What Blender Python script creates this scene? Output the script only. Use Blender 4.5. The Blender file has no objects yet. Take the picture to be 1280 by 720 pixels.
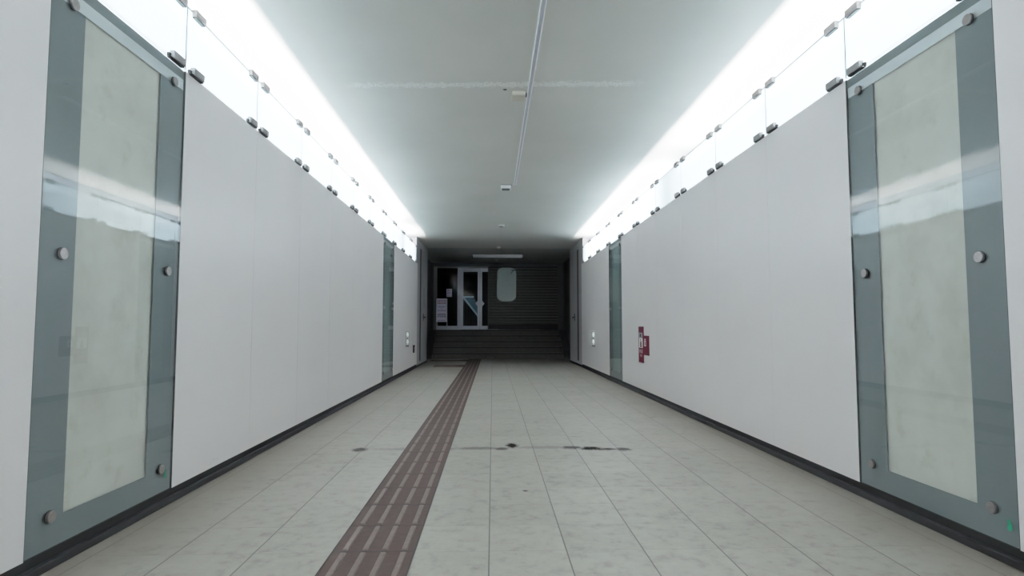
import bpy, bmesh, math, random
from mathutils import Vector, Matrix
random.seed(4)
scn = bpy.context.scene
C = scn.collection
PI = math.pi

# ------------------------------------------------------------------ dimensions (metres)
XL, XR = -1.585, 1.884          # faces of the left and right panelled walls
PITCH, Y0 = 0.934, 3.060        # width of one wall panel, far edge of the near glass panels
ZB, ZT = 0.069, 2.180           # panels hang from ZB to ZT
ZS0, ZS1 = 2.190, 2.520         # lit glass strip
CEIL = 2.715
YBACK = -4.0                    # behind the camera
YEND = Y0 + 10 * PITCH          # end of the panelled walls  (12.40)
YPIL = 12.60                    # start of the plain end walls
YREC = 14.50                    # corner where the dark vestibule starts
YDOOR = 17.50                   # plane of the doors and the shutter
XRL, XRR = -1.80, 2.09          # vestibule side walls
LAND = 0.75                     # landing height

# ------------------------------------------------------------------ mesh helpers
def box(bm, x0, x1, y0, y1, z0, z1):
    m = Matrix.Translation(((x0+x1)/2, (y0+y1)/2, (z0+z1)/2)) @ Matrix.Diagonal((abs(x1-x0), abs(y1-y0), abs(z1-z0), 1))
    return bmesh.ops.create_cube(bm, size=1, matrix=m)['verts']

def bevel(bm, off, seg=2):
    bmesh.ops.bevel(bm, geom=list(bm.edges), offset=off, segments=seg, affect='EDGES', profile=0.6, clamp_overlap=True)

def cyl(bm, c, axis, r, depth, seg=24, r2=None):
    q = Vector((0, 0, 1)).rotation_difference(Vector(axis).normalized()).to_matrix().to_4x4()
    return bmesh.ops.create_cone(bm, cap_ends=True, segments=seg, radius1=r, radius2=r if r2 is None else r2,
                                 depth=depth, matrix=Matrix.Translation(c) @ q)['verts']

def bar(bm, a, b, w, t):
    a, b = Vector(a), Vector(b)
    d = b - a
    q = d.to_track_quat('Z', 'Y').to_matrix().to_4x4()
    m = Matrix.Translation((a+b)/2) @ q @ Matrix.Diagonal((w, t, d.length, 1))
    return bmesh.ops.create_cube(bm, size=1, matrix=m)['verts']

def obj(name, bm, mat, parent=None, smooth=False):
    me = bpy.data.meshes.new(name)
    bm.normal_update()
    bm.to_mesh(me); bm.free()
    if mat: me.materials.append(mat)
    if smooth:
        for p in me.polygons: p.use_smooth = True
    o = bpy.data.objects.new(name, me)
    C.objects.link(o)
    if parent is not None: o.parent = parent
    return o

def boxes(name, lst, mat, parent=None, bev=0, seg=2):
    bm = bmesh.new()
    for b in lst: box(bm, *b)
    if bev: bevel(bm, bev, seg)
    return obj(name, bm, mat, parent)

def struct(o):
    o['kind'] = 'structure'; return o

def tag(o, label, cat, group=None):
    o['label'] = label; o['category'] = cat
    if group: o['group'] = group
    return o

def thing(name, label, cat, loc=(0, 0, 0), group=None):
    o = bpy.data.objects.new(name, None); C.objects.link(o)
    o.empty_display_size = 0.1
    o.location = loc
    return tag(o, label, cat, group)

def copy_tree(o, parent=None, off=None):
    c = o.copy(); C.objects.link(c)
    if parent is not None: c.parent = parent
    for ch in list(o.children): copy_tree(ch, c)
    return c

# ------------------------------------------------------------------ material helpers
class NT:
    def __init__(s, name):
        s.m = bpy.data.materials.new(name); s.m.use_nodes = True
        s.t = s.m.node_tree; s.n = s.t.nodes; s.l = s.t.links
        s.b = s.n['Principled BSDF']; s.out = s.n['Material Output']
    def new(s, t): return s.n.new(t)
    def link(s, a, b): s.l.new(a, b)
    def val(s, sock, v):
        if hasattr(v, 'is_linked') or hasattr(v, 'links'): s.link(v, sock)
        else: sock.default_value = v
    def math(s, op, a, b=0.0, c=None):
        n = s.new('ShaderNodeMath'); n.operation = op
        s.val(n.inputs[0], a); s.val(n.inputs[1], b)
        if c is not None: s.val(n.inputs[2], c)
        return n.outputs[0]
    def xyz(s):
        tc = s.new('ShaderNodeTexCoord'); sp = s.new('ShaderNodeSeparateXYZ')
        s.link(tc.outputs['Object'], sp.inputs[0]); s.tc = tc.outputs['Object']
        return sp.outputs[0], sp.outputs[1], sp.outputs[2]
    def noise(s, scale, detail=4, rough=.6, vec=None, sc=None):
        n = s.new('ShaderNodeTexNoise'); n.inputs['Scale'].default_value = scale
        n.inputs['Detail'].default_value = detail; n.inputs['Roughness'].default_value = rough
        v = vec if vec is not None else s.tc
        if sc:
            mp = s.new('ShaderNodeMapping'); mp.inputs['Scale'].default_value = sc
            s.link(v, mp.inputs[0]); v = mp.outputs[0]
        s.link(v, n.inputs['Vector'])
        return n.outputs[0]
    def ramp(s, f, stops):
        r = s.new('ShaderNodeValToRGB'); e = r.color_ramp.elements
        while len(e) < len(stops): e.new(.5)
        for k, (p, c) in enumerate(stops):
            e[k].position = p; e[k].color = (*c, 1) if len(c) == 3 else c
        s.link(f, r.inputs[0]); return r.outputs[0]
    def mix(s, f, a, b):
        n = s.new('ShaderNodeMix'); n.data_type = 'RGBA'
        s.val(n.inputs[0], f)
        for i, v in ((6, a), (7, b)):
            if isinstance(v, tuple): n.inputs[i].default_value = (*v, 1) if len(v) == 3 else v
            else: s.link(v, n.inputs[i])
        return n.outputs[2]
    def smooth(s, v, lo, hi):       # 0 at lo -> 1 at hi
        n = s.new('ShaderNodeMapRange'); n.interpolation_type = 'SMOOTHSTEP'
        n.inputs[1].default_value = lo; n.inputs[2].default_value = hi
        s.link(v, n.inputs[0]); return n.outputs[0]
    def bump(s, h, strength, dist=.01):
        b = s.new('ShaderNodeBump'); b.inputs['Strength'].default_value = strength; b.inputs['Distance'].default_value = dist
        s.link(h, b.inputs['Height']); s.link(b.outputs[0], s.b.inputs['Normal'])

def plain(name, col, rough=.5, metal=0, var=.06, scale=9, coat=0, spec=.5, emit=None, estr=0):
    t = NT(name); t.xyz()
    f = t.noise(scale, 5, .6)
    d = tuple(max(0, c*(1-var)) for c in col); u = tuple(min(1, c*(1+var)) for c in col)
    t.link(t.ramp(f, [(.3, d), (.7, u)]), t.b.inputs['Base Color'])
    t.b.inputs['Roughness'].default_value = rough; t.b.inputs['Metallic'].default_value = metal
    t.b.inputs['Specular IOR Level'].default_value = spec
    t.b.inputs['Coat Weight'].default_value = coat
    if emit: t.b.inputs['Emission Color'].default_value = (*emit, 1); t.b.inputs['Emission Strength'].default_value = estr
    return t.m

def mat_floor():
    t = NT('floor_tiles'); X, Y, Z = t.xyz()
    fx = t.math('ABSOLUTE', t.math('SUBTRACT', t.math('FRACT', t.math('DIVIDE', t.math('ADD', X, .012 + 30*.3), .3)), .5))
    fy = t.math('ABSOLUTE', t.math('SUBTRACT', t.math('FRACT', t.math('DIVIDE', t.math('ADD', Y, 30*.3 - 2.367), .3)), .5))
    jx = t.smooth(fx, .489, .4945); jy = t.smooth(fy, .490, .496)
    cx = t.math('FLOOR', t.math('DIVIDE', t.math('ADD', X, .012 + 30*.3), .3))
    cy = t.math('FLOOR', t.math('DIVIDE', t.math('ADD', Y, 30*.3 - 2.367), .3))
    cmb = t.new('ShaderNodeCombineXYZ'); t.link(cx, cmb.inputs[0]); t.link(cy, cmb.inputs[1])
    wn = t.new('ShaderNodeTexWhiteNoise'); t.link(cmb.outputs[0], wn.inputs[0])
    # marble-like mottling, shifted per tile
    ad = t.new('ShaderNodeVectorMath'); ad.operation = 'MULTIPLY_ADD'
    t.link(wn.outputs['Color'], ad.inputs[0]); ad.inputs[1].default_value = (9, 9, 9); t.link(t.tc, ad.inputs[2])
    n1 = t.noise(14, 8, .68, ad.outputs[0]); n2 = t.noise(46, 4, .6, ad.outputs[0], (1, 1.6, 1)); n3 = t.noise(.9, 3, .5)
    base = t.ramp(n1, [(.30, (.160, .150, .127)), (.47, (.272, .264, .231)), (.72, (.326, .318, .284))])
    veins = t.smooth(n2, .60, .70)
    base = t.mix(t.math('MULTIPLY', veins, .34), base, (.20, .185, .15))
    base = t.mix(t.math('MULTIPLY', wn.outputs['Value'], .16), base, (.48, .46, .415))
    base = t.mix(t.math('MULTIPLY', t.smooth(n3, .45, .75), .18), base, (.36, .34, .29))
    base = t.mix(t.math('MULTIPLY', jy, .30), base, (.13, .12, .10))
    base = t.mix(t.math('MULTIPLY', jx, .85), base, (.05, .047, .042))
    # darker brown towards both wall feet
    wl = t.math('MINIMUM', t.math('SUBTRACT', X, XL), t.math('SUBTRACT', XR, X))
    foot_dark = t.math('MULTIPLY', t.math('SUBTRACT', 1.0, t.smooth(wl, 0.0, .55)), t.math('ADD', .25, t.math('MULTIPLY', n3, .8)))
    base = t.mix(t.math('MULTIPLY', foot_dark, .9), base, (.17, .145, .12))
    # damp stains along the joint across the passage
    nd = t.noise(26, 4, .65); nw = t.math('MULTIPLY', t.math('SUBTRACT', nd, .5), 1.9)
    tot = None
    for (cx_, cy_, a, b, k) in ((-.93, 4.29, .05, .06, .9), (-.10, 4.31, .14, .045, .62), (.06, 4.29, .05, .04, .85), (.143, 4.40, .042, .085, 1.0),
                             (.57, 4.32, .07, .05, .9), (.70, 4.285, .075, .06, 1.0), (.80, 4.255, .07, .035, .95), (.925, 4.25, .05, .05, .9), (.176, 3.207, .014, .014, .9),
                             (-.5, 4.30, .28, .045, .4), (.36, 4.33, .18, .045, .35)):
        dx = t.math('DIVIDE', t.math('SUBTRACT', X, cx_), a); dy = t.math('DIVIDE', t.math('SUBTRACT', Y, cy_), b)
        r = t.math('ADD', t.math('SQRT', t.math('ADD', t.math('MULTIPLY', dx, dx), t.math('MULTIPLY', dy, dy))), nw)
        v = t.math('MULTIPLY', t.math('SUBTRACT', 1.0, t.smooth(r, .6, 1.5)), k)
        tot = v if tot is None else t.math('MAXIMUM', tot, v)
    base = t.mix(t.math('MULTIPLY', tot, .95), base, (.012, .011, .010))
    t.link(t.math('MULTIPLY', t.math('SUBTRACT', 1.0, tot), .45), t.b.inputs['Specular IOR Level'])
    t.link(base, t.b.inputs['Base Color'])
    rr = t.math('ADD', .36, t.math('MULTIPLY', n1, .22)); t.link(rr, t.b.inputs['Roughness'])
    h = t.math('SUBTRACT', t.math('MULTIPLY', n1, .12), t.math('MAXIMUM', jx, t.math('MULTIPLY', jy, .5)))
    t.bump(h, .35, .004)
    return t.m

def mat_ceiling():
    t = NT('ceiling_paint'); X, Y, Z = t.xyz()
    n1 = t.noise(1.1, 4, .55); n2 = t.noise(22, 5, .7); n3 = t.noise(70, 3, .6)
    base = t.ramp(n1, [(.3, (.56, .565, .525)), (.7, (.61, .61, .572))])
    line = t.math('SUBTRACT', t.math('ADD', Y, t.math('MULTIPLY', X, .055)), 4.475)
    ln = t.math('ABSOLUTE', t.math('ADD', line, t.math('MULTIPLY', t.math('SUBTRACT', n2, .5), .22)))
    ends = t.math('SUBTRACT', 1.0, t.smooth(t.math('ABSOLUTE', X), .95, 1.2))
    band = t.math('MULTIPLY', t.math('SUBTRACT', 1.0, t.smooth(ln, .015, .06)), ends)
    speck = t.math('MULTIPLY', band, t.smooth(n3, .42, .62))
    base = t.mix(t.math('MULTIPLY', band, .35), base, (.80, .82, .78))
    base = t.mix(t.math('MULTIPLY', speck, .55), base, (.93, .94, .92))
    dx = t.math('SUBTRACT', X, .093); dy = t.math('SUBTRACT', Y, 4.57)
    rr = t.math('SQRT', t.math('ADD', t.math('MULTIPLY', dx, dx), t.math('MULTIPLY', dy, dy)))
    hole = t.math('SUBTRACT', 1.0, t.smooth(rr, .010, .022))
    base = t.mix(hole, base, (.02, .02, .015))
    t.link(base, t.b.inputs['Base Color']); t.b.inputs['Roughness'].default_value = .55
    h = t.math('ADD', t.math('MULTIPLY', speck, 1.0), t.math('MULTIPLY', n2, .05))
    t.bump(h, .6, .01)
    return t.m

def mat_wall():
    t = NT('wall_enamel'); X, Y, Z = t.xyz()
    n1 = t.noise(.8, 4, .5); n2 = t.noise(5, 6, .65)
    base = t.ramp(n1, [(.3, (.755, .722, .718)), (.7, (.795, .758, .752))])
    smudge = t.math('MULTIPLY', t.smooth(n2, .62, .8), .10)
    base = t.mix(smudge, base, (.55, .53, .50))
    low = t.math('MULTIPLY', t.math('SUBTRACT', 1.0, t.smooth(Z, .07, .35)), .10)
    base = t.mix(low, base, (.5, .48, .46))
    t.link(base, t.b.inputs['Base Color']); t.b.inputs['Roughness'].default_value = .34
    t.b.inputs['Specular IOR Level'].default_value = .35
    return t.m

def mat_glass(name, tint, rough=.0, ior=1.5):
    t = NT(name)
    tr = t.new('ShaderNodeBsdfTransparent'); tr.inputs[0].default_value = (*tint, 1)
    gl = t.new('ShaderNodeBsdfGlossy'); gl.inputs['Roughness'].default_value = rough; gl.inputs[0].default_value = (1, 1, 1, 1)
    fr = t.new('ShaderNodeFresnel'); fr.inputs[0].default_value = ior
    mx = t.new('ShaderNodeMixShader'); ge = t.new('ShaderNodeNewGeometry')
    fac = t.math('MULTIPLY', fr.outputs[0], t.math('SUBTRACT', 1.0, ge.outputs['Backfacing']))
    t.link(fac, mx.inputs[0]); t.link(tr.outputs[0], mx.inputs[1]); t.link(gl.outputs[0], mx.inputs[2])
    t.link(mx.outputs[0], t.out.inputs[0])
    return t.m

def mat_translucent(name, col, tr=.75):
    t = NT(name); t.xyz()
    n = t.noise(3, 3, .5)
    c = t.ramp(n, [(.3, tuple(k*.96 for k in col)), (.7, col)])
    a = t.new('ShaderNodeBsdfTranslucent'); b = t.new('ShaderNodeBsdfDiffuse'); mx = t.new('ShaderNodeMixShader')
    t.link(c, a.inputs[0]); t.link(c, b.inputs[0]); mx.inputs[0].default_value = 1-tr
    t.link(a.outputs[0], mx.inputs[1]); t.link(b.outputs[0], mx.inputs[2]); t.link(mx.outputs[0], t.out.inputs[0])
    return t.m

def mat_backing():
    t = NT('mottled_backing'); X, Y, Z = t.xyz()
    n1 = t.noise(2.2, 6, .62); n2 = t.noise(7, 7, .7)
    base = t.ramp(n1, [(.32, (.58, .56, .51)), (.5, (.69, .67, .62)), (.7, (.74, .72, .67))])
    base = t.mix(t.math('MULTIPLY', t.smooth(n2, .54, .70), .34), base, (.46, .43, .35))
    t.link(base, t.b.inputs['Base Color']); t.b.inputs['Roughness'].default_value = .6
    return t.m

def mat_frost(name, col):
    t = NT(name); X, Y, Z = t.xyz()
    n = t.noise(1.6, 4, .5)
    c = t.ramp(n, [(.3, tuple(k*.92 for k in col)), (.7, col)])
    t.link(c, t.b.inputs['Base Color']); t.b.inputs['Roughness'].default_value = .45
    return t.m

M = dict(
    floor=mat_floor(), ceil=mat_ceiling(), wall=mat_wall(), backing=mat_backing(),
    carcass=plain('grey_substructure', (.16, .16, .16), .8),
    cove=plain('cove_white', (.77, .83, .89), .7, var=.02),
    black=plain('black_skirting', (.005, .005, .006), .7, var=.3),
    skirt=plain('dark_skirting', (.011, .0105, .014), .6, var=.3),
    frost=mat_frost('teal_frost', (.195, .225, .240)),
    band=mat_frost('painted_cove_glow', (.74, .77, .80)),
    pane=mat_glass('clear_glass', (.96, .975, .97)),
    dpane=mat_glass('door_glass', (.72, .76, .78), ior=1.16),
    strip=mat_translucent('frosted_lit_glass', (.855, .935, .955)),
    edge=plain('green_glass_edge', (.16, .24, .25), .3), paneedge=plain('dark_glass_edge', (.05, .065, .065), .4), farback=plain('teal_backing', (.30, .375, .365), .5),
    steel=plain('brushed_steel', (.36, .335, .33), .32, metal=1, var=.12, scale=60),
    clip=plain('grey_clip', (.27, .262, .262), .5, metal=.3, var=.1, scale=40),
    rubber=plain('black_rubber', (.012, .012, .014), .6),
    green=plain('green_sticker', (.02, .30, .17), .5),
    tact=plain('brown_tactile', (.068, .045, .039), .65, spec=.22, var=.16, scale=30),
    tactbar=plain('brown_tactile_bar', (.160, .122, .112), .6, spec=.25, var=.14, scale=40),
    tactjoint=plain('tactile_joint', (.03, .022, .02), .7),
    red=plain('dark_red', (.10, .003, .018), .55, spec=.2),
    white=plain('white_plastic', (.80, .80, .78), .4, var=.03),
    beige=plain('beige_plastic', (.52, .49, .41), .45, var=.04),
    grey=plain('grey_plastic', (.30, .30, .31), .5),
    channel=plain('raceway_channel', (.58, .59, .66), .5), rib=plain('raceway_rib', (.93, .93, .95), .4, var=.01),
    dgrey=plain('dark_grey_plastic', (.035, .042, .042), .5),
    ink=plain('black_ink', (.012, .012, .014), .6),
    endwall=plain('end_wall_paint', (.37, .36, .37), .45, var=.03),
    groove=plain('brown_groove', (.045, .026, .026), .6),
    rec=plain('shaded_vestibule_wall', (.042, .045, .048), .6, var=.08),  # vestibule shadow put into a near-black wall colour
    step=plain('shaded_stone_step', (.044, .041, .037), .65, var=.25, scale=14),  # step colour darkened to hold the shade at the stairs
    nosing=plain('black_nosing', (.006, .006, .006), .7),
    alu=plain('anodised_aluminium', (.36, .37, .41), .4, metal=.5, var=.06),
    shut=plain('dark_shutter_steel', (.042, .043, .040), .5, metal=.2, var=.1),
    jamb=plain('dull_door_jamb', (.17, .17, .17), .5),
    vceil=plain('shaded_ceiling', (.45, .455, .44), .6, scale=2),
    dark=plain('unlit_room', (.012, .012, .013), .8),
    mirror=plain('pale_grey_green_panel', (.13, .15, .138), .28, metal=.6, var=.05),
    lamp=plain('unlit_lamp_diffuser', (.62, .62, .63), .4, var=.03),
    paper=plain('white_paper', (.90, .84, .98), .7, var=.02),
    mag=plain('magenta_ink', (.32, .03, .16), .6),
    navy=plain('navy_ink', (.05, .04, .20), .6),
    lilac=plain('lilac_ink', (.25, .20, .42), .6),
    rail=plain('glowing_handrail', (.45, .52, .56), .4, emit=(.5, .75, .9), estr=.16),  # faint glow stands in for light falling on the handrail
    tealglass=plain('glowing_railing_glass', (.10, .20, .24), .3, emit=(.2, .5, .65), estr=.03),  # weak glow replaces light in the dark room behind the door
    lens=plain('clear_lamp_lens', (.85, .90, .90), .25, var=.04, emit=(.9, 1, 1), estr=.5),
    scuff=plain('scuff_ring', (.33, .31, .33), .6),
)

# ------------------------------------------------------------------ the setting
bm = bmesh.new(); box(bm, XL-.42, XR+.42, YBACK, YDOOR+.2, -.12, 0)
struct(obj('floor', bm, M['floor']))
bm = bmesh.new(); box(bm, XL-.42, XR+.42, YBACK, 14.2, CEIL, CEIL+.12)
struct(obj('ceiling', bm, M['ceil']))
struct(boxes('ceiling_vestibule', [(XL-.42, XR+.42, 14.2, YDOOR+.2, CEIL, CEIL+.12)], M['vceil']))  # shade of the unlit far end painted in as a greyer ceiling
struct(boxes('wall_back', [(XL-.42, XR+.42, YBACK-.1, YBACK, 0, CEIL)], M['cove']))

GLASS = (-1, 6)                 # panel numbers that are glass
for side, xf in ((-1, XL), (1, XR)):
    nm = 'left' if side < 0 else 'right'
    out = lambda d: xf + side*d                      # d metres behind the wall face
    # white enamel panels, one wall, real joints between the panels
    bm = bmesh.new()
    for i in range(-8, 10):
        if i in GLASS: continue
        y0, y1 = Y0 + i*PITCH, Y0 + (i+1)*PITCH
        y0 = max(y0, YBACK)
        a, b = sorted((xf, out(.035)))
        vs = box(bm, a, b, y0+.0012, y1-.0012, ZB, ZT)
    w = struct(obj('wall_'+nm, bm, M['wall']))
    a, b = sorted((out(.036), out(.30)))
    boxes('substructure', [(a, b, YBACK, YPIL, 0, ZT-.02)], M['carcass'], w)
    # the white light trough behind the glass strip
    a, b = sorted((out(.30), out(.38)))
    a2, b2 = sorted((out(.036), out(.30)))
    boxes('light_trough', [(a, b, YBACK, YPIL, ZT-.3, CEIL), (a2, b2, YBACK, YPIL, ZT-.02, ZT-.005)], M['cove'], w)
    # skirting: black recess above a slightly lighter plinth
    a, b = sorted((out(-.0), out(.04)))
    o = struct(boxes('baseboard_'+nm, [(sorted((out(.012), out(.034)))[0], sorted((out(.012), out(.034)))[1], YBACK, YPIL, .0, ZB+.01)], M['black']))
    a, b = sorted((out(-.012), out(.012)))
    boxes('plinth', [(a, b, YBACK, YREC-.01, 0, .032)], M['skirt'], o, .006)
    # glass strip behind the camera (seen in no direct view, lights the wall evenly)
    a, b = sorted((out(.004), out(.014)))
    struct(boxes('trim_%d' % (1 if side < 0 else 2), [(a, b, YBACK, Y0-PITCH-.004, ZS0, ZS1)], M['strip']))
    # plain end wall with the fire-shutter groove and a flush door
    a, b = sorted((xf, out(.40)))
    gy0, gy1 = 13.02, 13.30
    ew = struct(boxes('wall_%s_end' % nm, [(a, b, YPIL, gy0, 0.04, CEIL), (a, b, gy1, YREC, 0.04, CEIL), (a, b, gy0, gy1, 2.56, CEIL), (a, b, gy0, gy1, .04, .10),
                                  (sorted((out(.10), out(.40)))[0], sorted((out(.10), out(.40)))[1], gy0, gy1, .1, 2.56),
                                  (a, b, YEND, YPIL, 2.19, CEIL)], M['endwall']))
    boxes('shutter_groove', [(sorted((out(.004), out(.099)))[0], sorted((out(.004), out(.099)))[1], gy0+.001, gy1-.001, .101, 2.559)], M['groove'], ew)
    a, b = sorted((xf, out(.035)))
    boxes('end_panel', [(a, b, YEND+.002, YPIL-.001, ZB, ZT)], M['wall'], ew)
    # flush door in the end wall
    d = bpy.data.objects.new('door_%d' % (2 if side < 0 else 3), None); C.objects.link(d); d['kind'] = 'structure'
    a, b = sorted((out(-.006), out(.0)))
    boxes('door_leaf', [(a, b, 13.46, 14.36, .08, 2.30)], M['endwall'], d, .002)
    a, b = sorted((out(-.05), out(-.006)))
    hb = bmesh.new()
    box(hb, a if side < 0 else b-.012, a+.012 if side < 0 else b, 13.60, 13.64, .98, 1.14)
    box(hb, a, b, 13.60, 13.625, 1.05, 1.07)
    xx = out(-.045); box(hb, xx-.008, xx+.008, 13.60, 13.74, 1.045, 1.07)
    obj('handle', hb, M['ink'], d)
    a, b = sorted((out(-.012), out(-.006)))
    boxes('lock_plate', [(a, b, 13.60, 13.68, 1.62, 1.78) if side > 0 else (a, b, 13.62, 13.9, 1.3, 1.75)], M['grey'], d)
    # vestibule side walls
    xr = XRL if side < 0 else XRR
    a, b = sorted((xr, xr+side*.25))
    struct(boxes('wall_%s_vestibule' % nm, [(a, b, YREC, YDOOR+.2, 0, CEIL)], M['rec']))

# scuff ring on the first white panel of the left wall
bm = bmesh.new()
N = 28
for k in range(N):
    a0, a1 = -.15 + k*(PI+.3)/N, -.15 + (k+1)*(PI+.3)/N
    th = .0022 + .0018*math.sin(k*.9)
    v = [bm.verts.new((XL+.0008, 3.517+.048*math.cos(t)*1.25, .080+.032*math.sin(t)*r)) for t, r in ((a0, 1), (a1, 1), (a1, 1-th*16), (a0, 1-th*16))]
    bm.faces.new(v)
obj('scuff_mark', bm, M['scuff'], bpy.data.objects['wall_left'])

# ------------------------------------------------------------------ tactile paving
t = thing('tactile_paving_strip', 'brown tactile guide strip with raised bars running down the passage floor', 'tactile paving')
SX0, SX1 = -.612, -.300
bm = bmesh.new(); box(bm, SX0, SX1, YBACK, 15.66, .0005, .004)
obj('base_tiles', bm, M['tact'], t)
bm = bmesh.new(); bb = bmesh.new()
y = 2.367 - 21*.3
while y < 15.35:
    box(bb, SX0, SX1, y-.0035, y+.0035, .0035, .0046)
    for q in (.045, .121, .197, .273):
        vs = box(bm, SX0+q-.0125, SX0+q+.0125, y+.012, y+.288, .003, .0085)
        tv = [v for v in vs if v.co.z > .006]
        for v in tv:
            v.co.x += .004 if v.co.x < SX0+q else -.004
            v.co.y += .006 if v.co.y < y+.15 else -.006
    for q in (.045, .121, .197, .273):
        box(bb, SX0+q-.012, SX0+q+.012, y-.010, y+.010, .0035, .0048)
    y += .3
for x in (SX0-.003, SX1-.003): box(bb, x, x+.006, YBACK, 15.6, .0006, .0046)
obj('raised_bar', bm, M['tactbar'], t)['kind'] = 'stuff'
obj('tile_joint', bb, M['tactjoint'], t)
# warning tiles
def warning(name, label, x0, x1, y0, y1):
    w = thing(name, label, 'tactile paving', ((x0+x1)/2, (y0+y1)/2, 0))
    bm = bmesh.new(); box(bm, x0, x1, y0, y1, .0005, .0042); o = obj('base_tiles', bm, M['tact']); o.parent = w; o.location = -w.location
    bm = bmesh.new()
    nx, ny = int((x1-x0)/.06), int((y1-y0)/.06)
    for i in range(nx):
        for j in range(ny):
            cyl(bm, (x0+.03+i*.06, y0+.03+j*.06, .0062), (0, 0, 1), .016, .005, 8, .011)
    o = obj('raised_dot', bm, M['tactbar']); o.parent = w; o.location = -w.location; o['kind'] = 'stuff'
warning('tactile_paving_block', 'short brown dotted tactile band branching left from the long guide strip', -1.26, -.618, 12.70, 13.36)
warning('tactile_paving_block', 'brown dotted warning band at the foot of the stairs', -1.55, -.618, 14.75, 15.35)

# ------------------------------------------------------------------ lit glass strips with their clips
ORD = ['first', 'second', 'third', 'fourth', 'fifth', 'sixth']
def strip_label(i, nm):
    if i == -1: return 'frosted lit glass strip over the near glass display panel, %s wall' % nm
    if i < 6: return 'frosted lit glass strip, %s wall, over the %s white panel beyond the near glass display' % (nm, ORD[i])
    if i == 6: return 'frosted lit glass strip over the far glass display panel, %s wall' % nm
    return 'frosted lit glass strip, %s wall, over the %s white panel beyond the far glass display' % (nm, ORD[i-7])
for side, xf in ((-1, XL), (1, XR)):
    nm = 'left' if side < 0 else 'right'
    proto = None
    for i in range(-1, 10):
        loc = (xf, Y0+i*PITCH, ZS0)
        if proto is None:
            S = lambda d0, d1: sorted((side*d0, side*d1))
            a, b = S(.004, .014)
            bm = bmesh.new(); box(bm, a, b, .004, PITCH-.004, 0, ZS1-ZS0)
            p = obj('lit_glass_strip', bm, M['strip'])
            a, b = S(.0035, .0145)
            boxes('glass_edge', [(a, b, .004, PITCH-.004, ZS1-ZS0, ZS1-ZS0+.010),
                                 (a, b, .001, .004, 0, ZS1-ZS0), (a, b, PITCH-.004, PITCH-.001, 0, ZS1-ZS0)], M['edge'], p)
            for (yc, zc, low) in ((.10, .012, 1), (PITCH-.10, .012, 1), (.10, ZS1-ZS0-.004, 0), (PITCH-.10, ZS1-ZS0-.004, 0)):
                a, b = S(-.022, .003)
                bm = bmesh.new()
                vs = box(bm, a, b, yc-.054, yc+.054, zc-.019, zc+.019)
                bevel(bm, .0025, 2)
                c = obj('clip', bm, M['clip'], p)
                a, b = S(-.016, .003)
                if low:
                    boxes('rubber_pad', [(a, b, yc-.075, yc+.05, zc-.026, zc-.0191)], M['rubber'], c)
                    a, b = S(-.010, .003)
                    boxes('screw_block', [(a, b, yc-.078, yc-.062, zc-.019, zc-.002)], M['rubber'], c)
                else:
                    boxes('rubber_pad', [(a, b, yc-.05, yc+.05, zc-.024, zc-.0191)], M['dgrey'], c)
            proto = o = p
        else:
            o = copy_tree(proto)
        o.location = loc
        tag(o, strip_label(i, nm), 'light panel', 'lit glass strips along the %s wall' % nm)

# ------------------------------------------------------------------ glass display panels
def display(side, xf, i, label):
    t = thing('glass_display_panel', label, 'display panel', (xf, Y0+i*PITCH, ZB), 'glass display panels on the walls')
    S = lambda d0, d1: sorted((side*d0, side*d1))
    W, H = PITCH, ZT-ZB
    zz = lambda z: z-ZB
    wy0, wy1, wz0, wz1 = .195, .725, zz(.176), zz(2.072)
    a, b = S(.0, .010)
    boxes('pane_edge', [(a, b, .0003, .0014, 0, H), (a, b, W-.0014, W-.0003, 0, H)], M['paneedge'], t)
    obj('glass_pane', (lambda bm: (box(bm, a, b, .0015, W-.0015, 0, H), bm)[1])(bmesh.new()), M['pane'], t)
    a, b = S(.0105, .0125)
    boxes('frosted_border', [(a, b, .0015, wy0, 0, zz(2.078)), (a, b, wy1, W-.0015, 0, zz(2.078)), (a, b, wy0, wy1, 0, wz0), (a, b, .0015, W-.0015, zz(2.133), H)], M['frost'], t)
    a, b = S(.0108, .0124)
    boxes('cove_glow_band', [(a, b, .0015, W-.0015, zz(2.078), zz(2.133))], M['band'], t)  # cove light leaking down behind the glass, painted as a whitish strip
    a, b = S(.020, .034)
    boxes('backing_board', [(a, b, .004, W-.004, 0, H)], M['backing' if i < 0 else 'farback'], t)
    for by in (.109, .822):
        for bz in (zz(2.08), zz(1.134), zz(.186)):
            bm = bmesh.new()
            cyl(bm, (-side*.006, by, bz), (1, 0, 0), .0215, .012, 28)
            bevel(bm, .003, 2)
            o = obj('standoff_bolt', bm, M['steel'], t)
            bm = bmesh.new(); cyl(bm, (-side*.0004, by, bz), (1, 0, 0), .0235, .0008, 28)
            obj('washer', bm, M['rubber'], o)
    return t
dl = display(-1, XL, -1, 'near glass display panel with frosted teal border on the left wall')
dr = display(1, XR, -1, 'near glass display panel with frosted teal border on the right wall')
display(-1, XL, 6, 'far narrow-looking teal glass display panel on the left wall, next to a small white box')
display(1, XR, 6, 'far narrow-looking teal glass display panel on the right wall, beyond the red sign')
for d, side, yy, z in ((dl, -1, 2.996, .153), (dr, 1, 2.165, .144)):
    bm = bmesh.new()
    x = -side*.0008
    ly = yy-d.location.y; lz = z-ZB
    pts = [(-.012, -.016), (.004, -.022), (.012, -.010), (.006, .004), (.011, .014), (.002, .022), (-.008, .012)]
    bm.faces.new([bm.verts.new((x, ly+p, lz+q)) for p, q in pts])
    obj('green_sticker', bm, M['green'], d)

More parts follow.
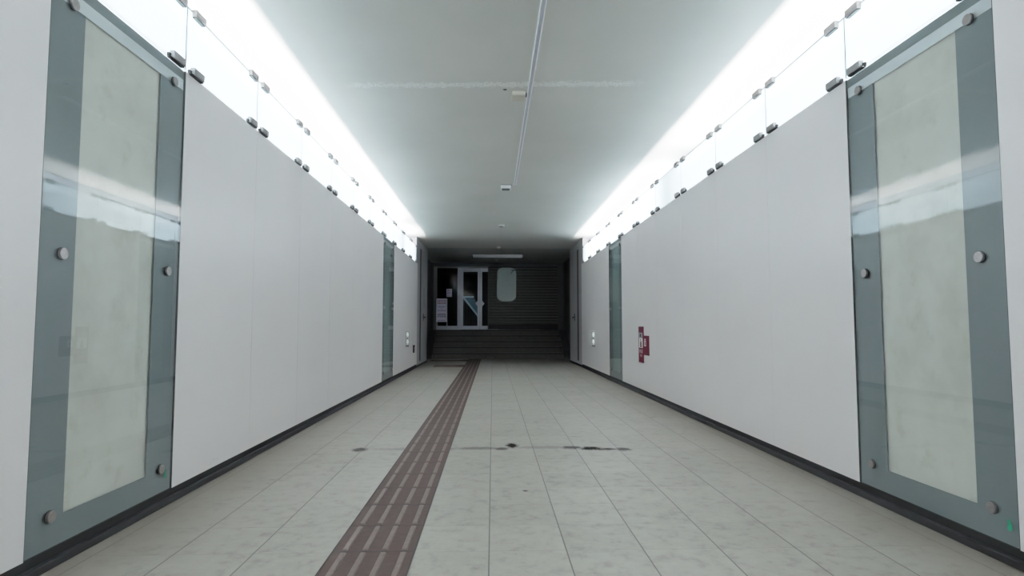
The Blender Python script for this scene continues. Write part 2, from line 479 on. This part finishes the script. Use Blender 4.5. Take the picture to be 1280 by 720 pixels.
# ------------------------------------------------------------------ things on the walls
def wall_lamp(side, xf, y0, label):
    t = thing('wall_lamp_box', label, 'wall box', (xf, y0, .50), 'white boxes low on the side walls')
    S = lambda d0, d1: sorted((-side*d0, -side*d1))
    a, b = S(0, .062)
    boxes('housing', [(a, b, .012, .40, 0, .275)], M['white'], t, .008)
    a, b = S(.004, .060)
    boxes('front_frame', [(a, b, .004, .012, .006, .02), (a, b, .004, .012, .255, .269), (*S(.004, .012), .004, .012, .02, .255), (*S(.052, .060), .004, .012, .02, .255)], M['grey'], t)
    for z in (.075, .205):
        bm = bmesh.new(); cyl(bm, (-side*.034, .010, z), (0, 1, 0), .019, .016, 20); 
        for v in bm.verts: v.co.z = z + (v.co.z-z)*1.45
        bevel(bm, .004, 2)
        obj('lens', bm, M['lens'], t)
    bm = bmesh.new(); cyl(bm, (-side*.034, .004, .140), (0, 1, 0), .012, .02, 16); obj('knob', bm, M['ink'], t)
    a, b = S(.0, .055); boxes('base_lip', [(a, b, .0, .06, -.012, -.0005)], M['ink'], t)
    return t
wall_lamp(-1, XL, 10.98, 'small white box with two bright lenses low on the left wall')
wall_lamp(1, XR, 10.95, 'small white box with two bright lenses low on the right wall')
t = thing('wall_bracket', 'small dark grey upright bracket beside the white box on the left wall', 'bracket', (XL, 12.0, .33))
bm = bmesh.new(); box(bm, 0, .030, -.03, .03, 0, .15); bevel(bm, .008, 2); obj('body', bm, M['dgrey'], t)
bm = bmesh.new(); box(bm, 0, .034, -.05, .05, .115, .155); bevel(bm, .008, 2); obj('cap', bm, M['dgrey'], t)

def text(name, body, size, mat, parent, m):
    cu = bpy.data.curves.new(name, 'FONT'); cu.body = body; cu.size = size; cu.align_x = 'CENTER'; cu.align_y = 'CENTER'
    o = bpy.data.objects.new(name, cu); C.objects.link(o)
    dg = bpy.context.evaluated_depsgraph_get()
    me = bpy.data.meshes.new_from_object(o.evaluated_get(dg)); bpy.data.objects.remove(o)
    me.transform(m); me.materials.clear(); me.materials.append(mat)
    q = bpy.data.objects.new(name, me); C.objects.link(q); q.parent = parent
    return q
# on the right wall text runs towards the camera end: local x -> -Y, local y -> Z
RW = lambda y, z, x=-.0085: Matrix.Translation((x, y, z)) @ Matrix(((0, 0, -1, 0), (-1, 0, 0, 0), (0, 1, 0, 0), (0, 0, 0, 1)))

t = thing('fire_extinguisher_sign', 'tall dark red fire extinguisher sign with white pictogram window on right wall', 'sign', (XR, 7.53, .405))
boxes('plate', [(-.008, 0, -.122, .122, 0, .453)], M['red'], t, .002)
boxes('grey_window', [(-.0095, -.008, -.085, .10, .310, .375)], M['grey'], t)
pw = boxes('pictogram_window', [(-.0095, -.008, -.09, .09, .185, .308)], M['white'], t)
bm = bmesh.new()
box(bm, -.0105, -.0096, -.032, .032, .192, .255); box(bm, -.0105, -.0096, -.02, .02, .255, .268)
box(bm, -.0105, -.0096, -.008, .008, .268, .298); box(bm, -.0105, -.0096, .008, .04, .285, .293)
obj('extinguisher_symbol', bm, M['ink'], pw)
boxes('symbol', [(-.0105, -.0096, -.02, .05, .322, .362)], M['ink'], t)
text('lettering', '消火器', .055, M['white'], t, RW(0, .140, -.0086))
text('lettering', '消火器', .035, M['white'], t, RW(0, .085, -.0086))
t = thing('red_wall_sign', 'small square dark red plate with white symbol, attached right of tall red sign', 'sign', (XR, 7.28, .507))
boxes('plate', [(-.008, 0, -.128, .124, 0, .240)], M['red'], t, .002)
fr = boxes('white_symbol', [(-.0095, -.008, -.0, .085, .110, .122), (-.0095, -.008, -.0, .085, .168, .180), (-.0095, -.008, .0, .022, .122, .168), (-.0095, -.008, .063, .085, .122, .168), (-.0095, -.008, .01, .075, .188, .200)], M['white'], t)

# ------------------------------------------------------------------ things on the ceiling
t = thing('cable_raceway', 'slim twin-ribbed cable raceway running along the ceiling to a white box', 'cable raceway', (.287, 3.0, CEIL))
def rx(y): return -.002*(y-3.27)
bm = bmesh.new()
for s0, s1, z, w in ((None, None, -.008, .014),):
    vs = box(bm, -w, w, YBACK-3.0+.0, 4.72, z, 0)
obj('channel', bm, M['channel'], t)
for s in (-1, 1):
    bm = bmesh.new(); vs = box(bm, s*.0135-.0035, s*.0135+.0035, YBACK-3.0, 4.72, -.013, 0)
    obj('rib', bm, M['rib'], t)
t = thing('junction_box', 'beige junction box on the ceiling touching the raceway, by the cracked seam', 'junction box', (.203, 4.65, CEIL))
bm = bmesh.new(); box(bm, -.052, .052, -.065, .065, -.035, 0); bevel(bm, .004, 2); obj('body', bm, M['beige'], t)
boxes('cover', [(-.046, .046, -.058, .058, -.039, -.0351)], M['beige'], t, .001)
boxes('cable_entry', [(.052, .066, -.02, .02, -.02, 0)], M['dgrey'], t)
t = thing('junction_box', 'white ceiling box at the far end of the cable raceway', 'junction box', (.170, 7.80, CEIL))
bm = bmesh.new(); box(bm, -.067, .067, -.07, .07, -.046, -.004); bevel(bm, .004, 2); obj('body', bm, M['white'], t)
boxes('shadow_line', [(-.064, .074, -.074, .074, -.004, 0)], M['dgrey'], t)  # dark shadow line above the box, modelled as a thin plate
boxes('dark_underside', [(-.052, .052, -.055, .062, -.0475, -.0461)], M['dgrey'], t)
def detector(x, y, r, label, cov):
    t = thing('smoke_detector', label, 'detector', (x, y, CEIL), 'round ceiling detectors')
    bm = bmesh.new(); cyl(bm, (0, 0, -.008), (0, 0, 1), r, .016, 32); bevel(bm, .003, 2); obj('base', bm, M['white'], t)
    bm = bmesh.new(); cyl(bm, (0, 0, -.030), (0, 0, 1), r*.45, .028, 28, r*.75); obj('sensor_head', bm, M[cov], t)
detector(.160, 10.90, .055, 'nearest round detector on the ceiling, beyond the white ceiling box', 'grey')
detector(.130, 13.95, .06, 'round detector on the ceiling just before the long lamp', 'beige')
detector(.113, 16.7, .06, 'round detector on the dark ceiling beyond the long lamp', 'beige')
t = thing('ceiling_lamp', 'long unlit white fluorescent lamp across the ceiling before the doors', 'lamp', (.125, 15.55, CEIL))
bm = bmesh.new()
vs = box(bm, -.64, .64, -.11, .11, -.075, 0)
for v in vs:
    if v.co.z < -.05: v.co.y *= .72
bevel(bm, .006, 2); obj('diffuser', bm, M['lamp'], t)
for s in (-1, 1): boxes('end_cap', [(s*.655-.014, s*.655+.014, -.10, .10, -.07, 0)], M['dgrey'], t, .004)

# ------------------------------------------------------------------ stairs
t = thing('staircase', 'shade-darkened stone staircase of five steps up to the doors', 'stairs', (.14, 15.8, 0))
RIS, TRD, YS = .15, .30, 15.8
for k in range(5):
    y0 = YS + k*TRD
    y1 = YS + (k+1)*TRD if k < 4 else YDOOR+.18
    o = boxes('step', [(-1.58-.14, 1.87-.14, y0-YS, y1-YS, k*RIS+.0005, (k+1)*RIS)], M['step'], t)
    boxes('nosing', [(-1.58-.14, 1.87-.14, y0-YS-.006, y0-YS+.03, (k+1)*RIS-.028, (k+1)*RIS+.0005)], M['nosing'], o)
for s, x0, x1 in ((-1, XRL+.002, -1.582), (1, 1.872, XRR-.002)):
    bm = bmesh.new()
    prof = [(15.7, 0), (15.7, .08), (16.95, .745), (YDOOR-.1, .745), (YDOOR-.1, 0)]
    va = [bm.verts.new((x0-.14, y-YS, z+.0005)) for y, z in prof]; vb = [bm.verts.new((x1-.14, y-YS, z+.0005)) for y, z in prof]
    bm.faces.new(va[::-1]); bm.faces.new(vb)
    for k in range(5): bm.faces.new((va[k], va[(k+1) % 5], vb[(k+1) % 5], vb[k]))
    bmesh.ops.recalc_face_normals(bm, faces=bm.faces)
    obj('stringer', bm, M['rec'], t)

# ------------------------------------------------------------------ end wall, glazed door, shutter
YD = YDOOR
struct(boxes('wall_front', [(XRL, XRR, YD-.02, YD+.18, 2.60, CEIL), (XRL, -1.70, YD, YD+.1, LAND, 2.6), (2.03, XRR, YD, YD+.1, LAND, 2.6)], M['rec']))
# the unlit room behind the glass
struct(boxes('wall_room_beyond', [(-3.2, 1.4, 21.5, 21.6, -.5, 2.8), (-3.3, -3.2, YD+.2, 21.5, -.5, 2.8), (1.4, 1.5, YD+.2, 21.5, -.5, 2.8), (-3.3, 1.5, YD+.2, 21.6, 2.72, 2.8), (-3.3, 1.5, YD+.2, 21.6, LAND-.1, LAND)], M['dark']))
d = bpy.data.objects.new('door_1', None); C.objects.link(d); d['kind'] = 'structure'; d.location = (-.9, YD, LAND)
D = lambda x0, x1, y0, y1, z0, z1: (x0+.9, x1+.9, y0, y1, z0-LAND, z1-LAND)
boxes('frame', [D(-1.73, -1.63, -.03, .07, LAND, 2.60), D(-1.63, -.12, -.03, .07, 2.555, 2.60)], M['jamb'], d, .004)
boxes('mullion', [D(-1.03, -.925, -.035, .07, LAND, 2.56)], M['alu'], d, .004)
boxes('bottom_rail', [D(-1.63, -1.03, -.025, .05, LAND, .865)], M['alu'], d, .003)
boxes('fixed_pane', [D(-1.63, -1.03, .01, .016, .865, 2.555)], M['dpane'], d)
for x0, x1, st in ((-.925, -.38, 1), (-.372, .16, -1)):
    lf = boxes('door_leaf', [D(x0, x0+.062, -.022, .022, LAND+.01, 2.55), D(x1-.062, x1, -.022, .022, LAND+.01, 2.55),
                     D(x0+.062, x1-.062, -.022, .022, 2.45, 2.55), D(x0+.062, x1-.062, -.022, .022, LAND+.01, .865)], M['alu'], d, .003)
    boxes('leaf_pane', [D(x0+.062, x1-.062, -.004, .004, .865, 2.45)], M['dpane'], lf)
    hx = (x1-.055 if st > 0 else x0+.055)
    bm = bmesh.new()
    for s in (-1,):
        v = [bm.verts.new((hx+.9+p*.075, -.05, 1.515-LAND+q*.10)) for p, q in ((-1, 0), (0, -.9), (.55, -.55), (.55, .55), (0, .9))] if st > 0 else \
            [bm.verts.new((hx+.9+p*.075, -.05, 1.515-LAND+q*.10)) for p, q in ((1, 0), (0, .9), (-.55, .55), (-.55, -.55), (0, -.9))]
        f = bm.faces.new(v)
        r = bmesh.ops.extrude_face_region(bm, geom=[f])
        bmesh.ops.translate(bm, verts=[e for e in r['geom'] if isinstance(e, bmesh.types.BMVert)], vec=(0, .028, 0))
        bmesh.ops.recalc_face_normals(bm, faces=bm.faces)
    obj('handle', bm, M['alu'], lf)

# paper notice on the fixed pane
t = thing('paper_notice', 'small white paper notice stuck on the dark glass above the sign board', 'notice', (-1.276, YD+.009, 1.71))
boxes('sheet', [(-.08, .08, -.0015, .0005, 0, .235)], M['paper'], t)
bm = bmesh.new()
for z, n in ((.185, 4), (.165, 4), (.115, 6), (.095, 5), (.04, 4)):
    for k in range(n): box(bm, -.055+k*.11/n, -.055+(k+.75)*.11/n, -.0022, -.0016, z, z+.014)
obj('print', bm, M['lilac'], t)

# standing sign board
t = thing('sign_board', 'white standing sign board with magenta and navy lettering before the dark glass', 'sign board', (-1.457, 17.12, LAND+.002))
def tilt(o): o.rotation_euler.x = -.05; return o
tilt(boxes('panel', [(-.155, .155, -.012, .012, .225, .895)], M['paper'], t, .003))
for s in (-1, 1):
    tilt(boxes('leg', [(s*.150-.012, s*.150+.012, -.013, .013, .0, .225)], M['alu'], t))
    bm = bmesh.new(); bar(bm, (s*.140, .03, .70), (s*.140, .22, .0), .02, .02); obj('leg', bm, M['alu'], t)
boxes('crossbar', [(-.14, .14, .0, .012, .045, .075)], M['alu'], t)
def glyphs(z, h, w, n, mat, seed):
    r = random.Random(seed); bm = bmesh.new()
    for k in range(n):
        cx = -w/2 + (k+.5)*w/n; cw = w/n*.8
        for q in range(3):
            zz = z + h*(q+.15)/3; box(bm, cx-cw/2*r.uniform(.6, 1), cx+cw/2*r.uniform(.6, 1), -.0136, -.0122, zz, zz+h*.17)
        for q in range(2):
            xx = cx + cw*r.uniform(-.35, .25); box(bm, xx, xx+cw*.18, -.0136, -.0122, z, z+h*.95)
    tilt(obj('lettering', bm, mat, t))
glyphs(.805, .05, .26, 6, M['mag'], 1); glyphs(.740, .05, .25, 6, M['mag'], 2)
glyphs(.640, .034, .19, 7, M['lilac'], 3); glyphs(.585, .026, .05, 2, M['lilac'], 4); glyphs(.530, .034, .24, 9, M['lilac'], 5)
glyphs(.420, .045, .23, 7, M['navy'], 6); glyphs(.360, .045, .26, 7, M['navy'], 7)
glyphs(.250, .03, .24, 8, M['lilac'], 8)

# railing in the room beyond
t = thing('stair_railing', 'pale sloping stair handrail with bars seen through the glass door', 'railing', (-.7, 19, LAND))
bm = bmesh.new()
bar(bm, (-.24, 0, 1.03), (.24, 0, .42), .05, .05); bar(bm, (-.27, 0, 1.03), (.10, 0, 1.03), .04, .05)
obj('handrail', bm, M['rail'], t)
bm = bmesh.new()
v = [bm.verts.new(c) for c in ((-.22, .05, .98), (.12, .05, .98), (.26, .05, .70), (.26, .05, .40))]
bm.faces.new(v); obj('glass_infill', bm, M['tealglass'], t)
for k in range(6):
    x = -.20+k*.085
    boxes('baluster', [(x-.010, x+.010, -.01, .01, 0, .98-(x+.2)*1.27)], M['dgrey'], t)

# roller shutter
t = thing('roller_shutter', 'closed dark slatted roller shutter right of the glass doors', 'shutter', (.9, YD-.05, LAND+.002))
bm = bmesh.new()
x0, x1 = -.115-.9, 1.91-.9
n = 20; z0 = .15; z1 = 1.80; ph = (z1-z0)/n
for k in range(n):
    z = z0+k*ph
    pr = [(.0, z), (-.010, z+ph*.12), (-.014, z+ph*.5), (-.010, z+ph*.82), (.004, z+ph*.90), (.004, z+ph)]
    for (ya, za), (yb, zb) in zip(pr, pr[1:]):
        bm.faces.new([bm.verts.new(c) for c in ((x0, ya, za), (x1, ya, za), (x1, yb, zb), (x0, yb, zb))])
bmesh.ops.remove_doubles(bm, verts=bm.verts, dist=1e-5)
obj('curtain', bm, M['shut'], t)
boxes('bottom_bar', [(x0, x1, -.016, .016, .015, .15)], M['nosing'], t)
boxes('hood', [(x0, x1, -.06, .04, 1.80, 1.845)], M['nosing'], t)
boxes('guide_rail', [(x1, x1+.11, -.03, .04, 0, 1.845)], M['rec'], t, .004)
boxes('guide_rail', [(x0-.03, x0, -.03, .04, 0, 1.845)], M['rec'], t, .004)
# pale rounded panel hanging before the shutter
t = thing('hanging_panel', 'pale grey-green rounded panel hung on the dark roller shutter', 'panel', (.40, YD-.175, 1.575))
bm = bmesh.new(); vs = box(bm, -.28, .28, -.012, .012, 0, .98)
ed = [e for e in bm.edges if abs(e.verts[0].co.y-e.verts[1].co.y) > .01]
bmesh.ops.bevel(bm, geom=ed, offset=.17, segments=10, affect='EDGES', profile=.5)
obj('face', bm, M['mirror'], t)
bm = bmesh.new(); bar(bm, (.12, -.02, .80), (.21, -.02, .90), .035, .02); box(bm, .14, .24, -.028, -.012, .885, .915)
obj('bracket', bm, M['ink'], t)
bm = bmesh.new(); box(bm, -.2, .2, .012, .058, .2, .8); obj('mounting', bm, M['shut'], t)

# ------------------------------------------------------------------ lights: rows of fluorescent lamps in both troughs
def cove_light(side, xf, y0, y1, power):
    for tilt_, dx, z, k in ((0, .10, 2.40, .12), (1, .24, 2.34, .88)):
        L = bpy.data.lights.new('cove_lamp', 'AREA'); L.shape = 'RECTANGLE'
        L.size = .04; L.size_y = y1-y0
        L.energy = power*k*(y1-y0); L.color = (1.0, .95, .975)
        o = bpy.data.objects.new('cove_lamp', L); C.objects.link(o)
        o.location = (xf+side*dx, (y0+y1)/2, z)
        # area lamps shine along local -Z
        d = Vector((0, 0, 1)) if tilt_ == 0 else Vector((-side*1.0, 0, .25))
        zax = -d.normalized(); yax = Vector((0, 1, 0)); xax = yax.cross(zax).normalized()
        o.rotation_euler = Matrix((xax, yax, zax)).transposed().to_euler()
PW = 30
for y0, y1 in ((YBACK, 2.0), (2.05, 10.25), (10.9, 12.0)): cove_light(-1, XL, y0, y1, PW)
for y0, y1 in ((YBACK, 2.0), (2.05, 5.95), (6.75, 12.0)): cove_light(1, XR, y0, y1, PW)
w = bpy.data.worlds.new('World'); scn.world = w; w.use_nodes = True
w.node_tree.nodes['Background'].inputs[0].default_value = (0, 0, 0, 1)

# ------------------------------------------------------------------ camera
cam = bpy.data.cameras.new('camera'); co = bpy.data.objects.new('camera', cam); C.objects.link(co)
cam.sensor_fit = 'HORIZONTAL'; cam.sensor_width = 36; cam.lens = 746.35/1280*36
co.location = (0, 0, .8695); co.rotation_euler = (PI/2+.063, 0, -.0323)
cam.clip_start = .02
scn.camera = co
scn.view_settings.view_transform = 'Standard'
scn.view_settings.exposure = 0
# gentle highlight shoulder, like the camera's own tone curve
scn.view_settings.use_curve_mapping = True
cm = scn.view_settings.curve_mapping
cm.white_level = (6, 6, 6)
cv = cm.curves[3]
for px_, py_ in ((.42/6, .42), (.7/6, .62), (1.1/6, .78), (2/6, .915)): cv.points.new(px_, py_)
cm.update()
scn.cycles.use_denoising = True
scn.cycles.max_bounces = 12; scn.cycles.diffuse_bounces = 8; scn.cycles.transparent_max_bounces = 16
scn.cycles.sample_clamp_indirect = 8
